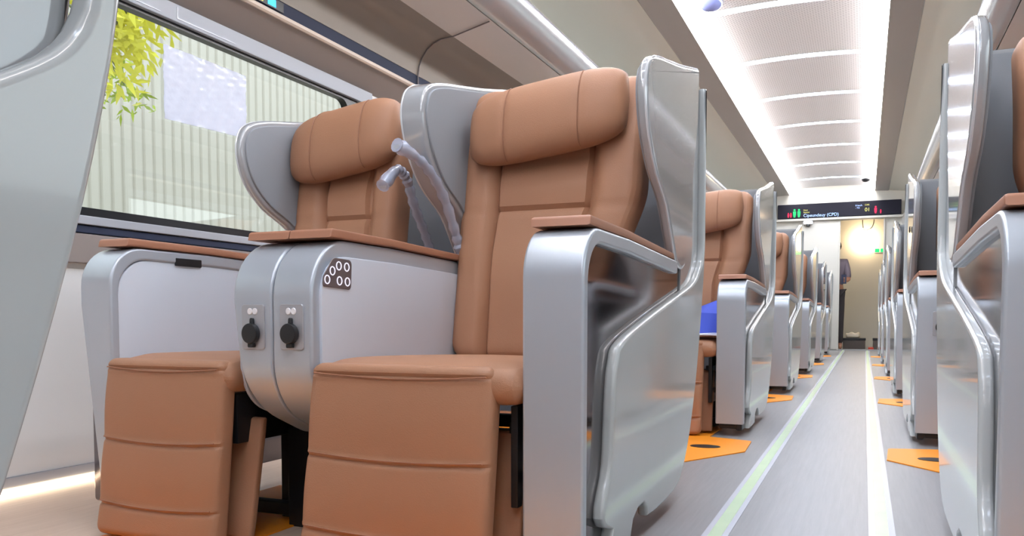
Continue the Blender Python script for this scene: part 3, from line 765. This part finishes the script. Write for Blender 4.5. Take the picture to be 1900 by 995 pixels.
# ceiling dome and small cameras
def dome(loc, r, lb, mm='glass'):
    t = empty('dome_camera', loc); props(t, lb, 'camera')
    bm = bmesh.new(); n = 24; tube(bm, [(0, 0, .0), (0, 0, -.012)], r * 1.12, n); obj('mount', bm, 'white', t)
    bm = bmesh.new(); rr = []; pth = []
    for i in range(8): a = PI / 2 * i / 7.3; pth.append((0, 0, -.012 - r * .7 * math.sin(a))); rr.append(r * math.cos(a))
    tube(bm, pth, r, n, rr); obj('dome', bm, mm, t)
dome((-.93, 5.42, 2.468), .075, 'bluish domed camera on the nearest ceiling panel beside the cove light', 'domeblue')
dome((-.02, 12.9, 2.46), .06, 'small dark camera under the ceiling near the end display', 'blackp')
cctv = empty('wall_camera', (-.83, YE - .03, 1.93)); props(cctv, 'small white camera under the display beside the end door', 'camera')
bm = bmesh.new(); add_box(bm, -.07, .07, -.09, .03, .0, .055, .012); obj('housing', bm, 'white', cctv)
bm = bmesh.new(); tube(bm, [(0, -.05, 0), (0, -.06, -.03)], .028, 16); obj('lens', bm, 'blackp', cctv)
# control cabinet panel beside the door
pan = empty('switch_panel', (-.83, YE, 1.48)); props(pan, 'grey switch panel on the end wall beside the doorway', 'panel')
bm = bmesh.new(); add_box(bm, -.10, .08, -.02, 0, -.16, .14, .005); obj('panel_cover', bm, 'header', pan)
bm = bmesh.new(); add_box(bm, -.07, .06, -.026, -.02, .07, .10, .002); obj('panel_slot', bm, 'black', pan)
bm = bmesh.new(); add_box(bm, -.045, -.03, -.03, -.02, -.07, -.01, .002); obj('switch', bm, 'black', pan)
# vestibule lamp, exit sign, boxes
lamp = empty('wall_lamp', (-.03, YE + 1.9, 1.83)); props(lamp, 'glowing warm round lamp on the vestibule wall beyond the doorway', 'lamp')
bm = bmesh.new(); tube(bm, [(0, 0, 0), (0, -.10, 0)], .10, 28); obj('lamp_base', bm, 'white', lamp)
bm = bmesh.new(); tube(bm, [(0, -.10, 0), (0, -.115, 0), (0, -.16, 0), (0, -.20, 0), (0, -.22, 0)], .15, 28, [.17, .20, .20, .17, .09]); obj('lamp_glass', bm, 'warm', lamp)
ex = empty('exit_sign', (.22, YE + 1.9, 1.65)); props(ex, 'small green lit sign beyond the doorway, beneath the warm lamp', 'sign')
bm = bmesh.new(); add_box(bm, -.09, .09, -.02, 0, -.04, .04, .004); obj('sign_face', bm, 'white', ex)
bm = bmesh.new(); add_box(bm, -.08, -.01, -.023, -.02, -.03, .03, .002); add_box(bm, .01, .08, -.023, -.02, -.03, .03, .002); obj('lit_symbol', bm, 'led_g', ex)
def crate(x0, x1, y, h, lb):
    t = empty('crate', ((x0 + x1) / 2, y, 0)); props(t, lb, 'crate'); w = (x1 - x0) / 2
    bm = bmesh.new(); add_box(bm, -w, w, -.13, .13, 0, h, .008); obj('crate_body', bm, 'boxb', t)
    bm = bmesh.new(); add_box(bm, -w - .006, w + .006, -.136, .136, h - .03, h + .008, .005); obj('crate_lid', bm, 'black', t)
    return t
crate(-.31, .02, YE + .52, .17, 'low dark brown crate on the floor just beyond the doorway')
crate(.13, .40, YE + .50, .17, 'low dark crate partly hidden by the door frame beside the seats')
bm = bmesh.new(); cushion(bm, lambda a, b, h: (a, YE + .52 + b, .26 + h), -.27, -.06, -.08, .08, lambda a, b: .01 * math.sin(a * 60), .082, .03, 14, 10, .04)  # padded shape in a pale colour imitating warm reflected glare over the crate
props(obj('glare_pad', bm, 'glare_pad'), 'pale pad standing in for the warm glare above the dark brown crate', 'glare_pad')
bm = bmesh.new(); cushion(bm, lambda a, b, h: (a, YE + .2 + b, .04 + h), .06, .14, -.05, .05, lambda a, b: .004 * math.sin(b * 60), .04, .015, 8, 8)
props(obj('red_cloth', bm, 'red'), 'small red cloth bundle on the floor in the doorway', 'cloth')
# bent cable hanging in the doorway
bm = bmesh.new(); tube(bm, cat3([(.12, YE + .3, 2.3), (.10, YE + .3, 1.95), (.03, YE + .3, 1.86), (-.05, YE + .3, 1.90), (-.06, YE + .3, 2.3)], 6), .006, 8)
bm2 = bm; props(obj('hanging_cable', bm2, 'blackp'), 'thin black cable looping down at the top of the doorway', 'cable')
# blue cloth on the second-row seat, folded
bm = bmesh.new()
bl = [(-.70, 3.94), (-.52, 3.90), (-.50, 3.72), (-.66, 3.66), (-.74, 3.80)]
base = [bm.verts.new((x, y, .405)) for x, y in bl]; mid = [bm.verts.new((x * .97 - .018, y + .03, .47 + .01 * i)) for i, (x, y) in enumerate(bl)]; top = bm.verts.new((-.615, 3.88, .56))
bm.faces.new(base)
for i in range(5):
    j = (i + 1) % 5; bm.faces.new((base[i], base[j], mid[j], mid[i])); bm.faces.new((mid[i], mid[j], top))
bmesh.ops.subdivide_edges(bm, edges=bm.edges, cuts=2, use_grid_fill=True, smooth=.4)
props(obj('cloth_bag', bm, 'blue'), 'crumpled blue cloth bag on the aisle-side seat one row behind', 'bag')
bm = bmesh.new(); cushion(bm, lambda a, b, h: (a, b, .412 + h), -.80, -.50, 3.42, 3.68, lambda a, b: .002 * math.sin(a * 50), .008, .006, 12, 8)
props(obj('paper_sheet', bm, 'paper'), 'flat white sheet on the seat cushion in front of the blue bag', 'sheet')

# person standing just inside the vestibule, half hidden by the door frame
def person():
    root = empty('person', (-.45, YE + .23, 0)); props(root, 'person in dark trousers standing half hidden behind the end doorway, holding a phone', 'person')
    J = dict(pel=(0, 0, .93, .13), chest=(0, 0, 1.22, .15), neck=(0, -.01, 1.42, .055), head0=(0, -.015, 1.52, .085), head=(0, -.02, 1.60, .092), top=(0, -.01, 1.66, .06),
             shr=(.17, 0, 1.36, .062), elr=(.21, -.05, 1.09, .043), wrr=(.17, -.25, 1.06, .028), har=(.165, -.32, 1.07, .03),
             shl=(-.17, 0, 1.36, .062), ell=(-.22, .02, 1.10, .043), wrl=(-.23, -.04, .85, .028), hal=(-.23, -.06, .77, .03),
             hpr=(.085, 0, .86, .09), knr=(.095, -.01, .48, .06), anr=(.10, .02, .08, .042), tor=(.11, -.13, .035, .035),
             hpl=(-.085, 0, .86, .09), knl=(-.095, -.01, .48, .06), anl=(-.10, .02, .08, .042), tol=(-.11, -.13, .035, .035))
    E_ = [('pel', 'chest'), ('chest', 'neck'), ('neck', 'head0'), ('head0', 'head'), ('head', 'top'), ('chest', 'shr'), ('shr', 'elr'), ('elr', 'wrr'), ('wrr', 'har'), ('chest', 'shl'), ('shl', 'ell'), ('ell', 'wrl'), ('wrl', 'hal'),
          ('pel', 'hpr'), ('hpr', 'knr'), ('knr', 'anr'), ('anr', 'tor'), ('pel', 'hpl'), ('hpl', 'knl'), ('knl', 'anl'), ('anl', 'tol')]
    def skin(names, edges, nm, m, grow=0., extra=None):
        k = list(names); me = bpy.data.meshes.new(nm)
        pts = [J[n][:3] for n in k]; rad = [J[n][3] + grow for n in k]; ed = [(k.index(a), k.index(b)) for a, b in edges]
        if extra:
            for base, chain in extra:
                prev = k.index(base)
                for p in chain: pts.append(p[:3]); rad.append(p[3]); ed.append((prev, len(pts) - 1)); prev = len(pts) - 1
        me.from_pydata(pts, ed, []); o = bpy.data.objects.new(nm, me); COL.objects.link(o)
        md = o.modifiers.new('s', 'SKIN'); 
        for v, r in zip(me.skin_vertices[0].data, rad): v.radius = (r, r * .85)
        me.skin_vertices[0].data[0].use_root = True
        o.modifiers.new('u', 'SUBSURF').levels = 1
        bpy.context.view_layer.update()
        m2 = bpy.data.meshes.new_from_object(o.evaluated_get(bpy.context.evaluated_depsgraph_get())); bpy.data.objects.remove(o)
        m2.shade_smooth(); return link(nm, m2, m, root)
    fing = []
    for s, hn, up_ in ((1, 'har', -1), (-1, 'hal', -1)):
        x, y, z, _ = J[hn]
        for i in range(4):
            if hn == 'har': fing.append((hn, [(x + .01, y - .02, z + .03 - .02 * i, .009), (x + .0, y - .055, z + .03 - .02 * i, .008), (x - .02, y - .07, z + .03 - .02 * i, .007)]))
            else: fing.append((hn, [(x, y - .025 + .018 * i, z - .03, .009), (x + .005, y - .025 + .018 * i, z - .065, .008), (x + .015, y - .025 + .018 * i, z - .085, .007)]))
        fing.append((hn, [(x - .025 * s, y - .02, z + .005, .010), (x - .035 * s, y - .045, z + .01, .008)]))
    skin(J.keys(), E_, 'body', 'skin', 0, fing)
    skin(('pel', 'chest', 'shr', 'elr', 'shl', 'ell'), [('pel', 'chest'), ('chest', 'shr'), ('shr', 'elr'), ('chest', 'shl'), ('shl', 'ell')], 'shirt', 'shirt', .014)
    skin(('pel', 'hpr', 'knr', 'anr', 'hpl', 'knl', 'anl'), [('pel', 'hpr'), ('hpr', 'knr'), ('knr', 'anr'), ('pel', 'hpl'), ('hpl', 'knl'), ('knl', 'anl')], 'trousers', 'trousers', .016)
    bm = bmesh.new(); bmesh.ops.create_uvsphere(bm, u_segments=20, v_segments=12, radius=.108)
    for v in bm.verts: v.co.y += .012; v.co.z = v.co.z * 1.0 + 1.615; v.co.x *= .92
    bmesh.ops.delete(bm, geom=[v for v in bm.verts if v.co.z < 1.60 and v.co.y < .01 or v.co.z < 1.53], context='VERTS')
    obj('hair', bm, 'hair', root)
    return root
person()
ph = empty('phone', (-.45 + .15, YE + .23 - .375, 1.08)); props(ph, 'dark phone held in the hand of the person at the doorway', 'phone')
bm = bmesh.new(); add_box(bm, -.036, .036, -.004, .004, -.07, .07, .003); obj('phone_body', bm, 'navy', ph)

# ================================================================== OUTSIDE
bm = bmesh.new(); add_box(bm, -14, WL - .4, -12, 30, -.9, -.8); struct('trim_95', bm, 'ground', 0)
bm = bmesh.new(); add_box(bm, WR + .4, 16, -12, 30, -.9, -.8); struct('trim_96', bm, 'ground', 0)
bm = bmesh.new(); P = []; per = .088; y = -3.0; fx = -4.5
while y < 17.0:
    P += [(fx, y), (fx, y + per * .62), (fx - .014, y + per * .74), (fx - .014, y + per * .88)]; y += per
n = len(P); lo = [bm.verts.new((a, b, -.8)) for a, b in P]; hi = [bm.verts.new((a, b, 3.4)) for a, b in P]
lo2 = [bm.verts.new((a - .02, b, -.8)) for a, b in P]; hi2 = [bm.verts.new((a - .02, b, 3.4)) for a, b in P]
for i in range(n - 1):
    bm.faces.new((lo[i], lo[i + 1], hi[i + 1], hi[i])); bm.faces.new((lo2[i], hi2[i], hi2[i + 1], lo2[i + 1])); bm.faces.new((hi[i], hi[i + 1], hi2[i + 1], hi2[i]))
fen = obj('ribbed_fence', bm, 'fence', None, 0); props(fen, 'cream ribbed metal fence standing outside the big window', 'fence')
def tree(name, trunk, tips_at, lb, m_, spread, nl, ll, seed):
    """trunk (x, y), with drooping twigs ending at tips_at"""
    rs = random.Random(seed); x, y = trunk; root = empty(name, (x, y, -.8)); props(root, lb, 'plant')
    bm = bmesh.new(); tube(bm, cat3([(0, 0, 0), (.03, .02, 1.4), (0, .05, 2.9)], 5), .03, 8); tips = []
    for (a, b, c) in tips_at:
        e = (a - x, b - y, c + .8); pts = [(0, .05, 2.85), (e[0] * .5, e[1] * .55, max(2.9, e[2] + .25)), e]
        cc = cat3(pts, 6); tube(bm, cc, .006, 5); tips += cc[-4:] + [cc[-1]] * 2
    obj('stem', bm, 'stem', root)
    bm = bmesh.new()
    for k in range(nl):
        t = Vector(rs.choice(tips)) + Vector([rs.gauss(0, spread) for _ in range(3)])
        dr = Vector((rs.gauss(0, .8), rs.gauss(.3, .9), rs.gauss(-.5, .6))).normalized(); w = dr.orthogonal().normalized() * ll * rs.uniform(.09, .15); L_ = ll * rs.uniform(.6, 1.2)
        bm.faces.new([bm.verts.new(p) for p in (t, t + dr * L_ * .4 + w, t + dr * L_, t + dr * L_ * .4 - w)])
    obj('foliage', bm, m_, root, 0)
tree('leafy_tree', (-3.0, 2.1), [(-3.0, 2.72, 1.74), (-3.0, 2.78, 1.66), (-3.02, 2.66, 1.55), (-2.98, 2.62, 1.70), (-3.0, 2.82, 1.76)], 'yellow-green narrow-leaved tree outside the window by the near shell', 'leafy', .06, 520, .095, 3)
tree('leafy_tree', (-3.75, 2.55), [(-3.75, 3.32, 1.66), (-3.75, 3.45, 1.75), (-3.75, 3.52, 1.70)], 'small dark green branch hanging below the yellow leaves outside the window', 'green', .06, 110, .075, 5)
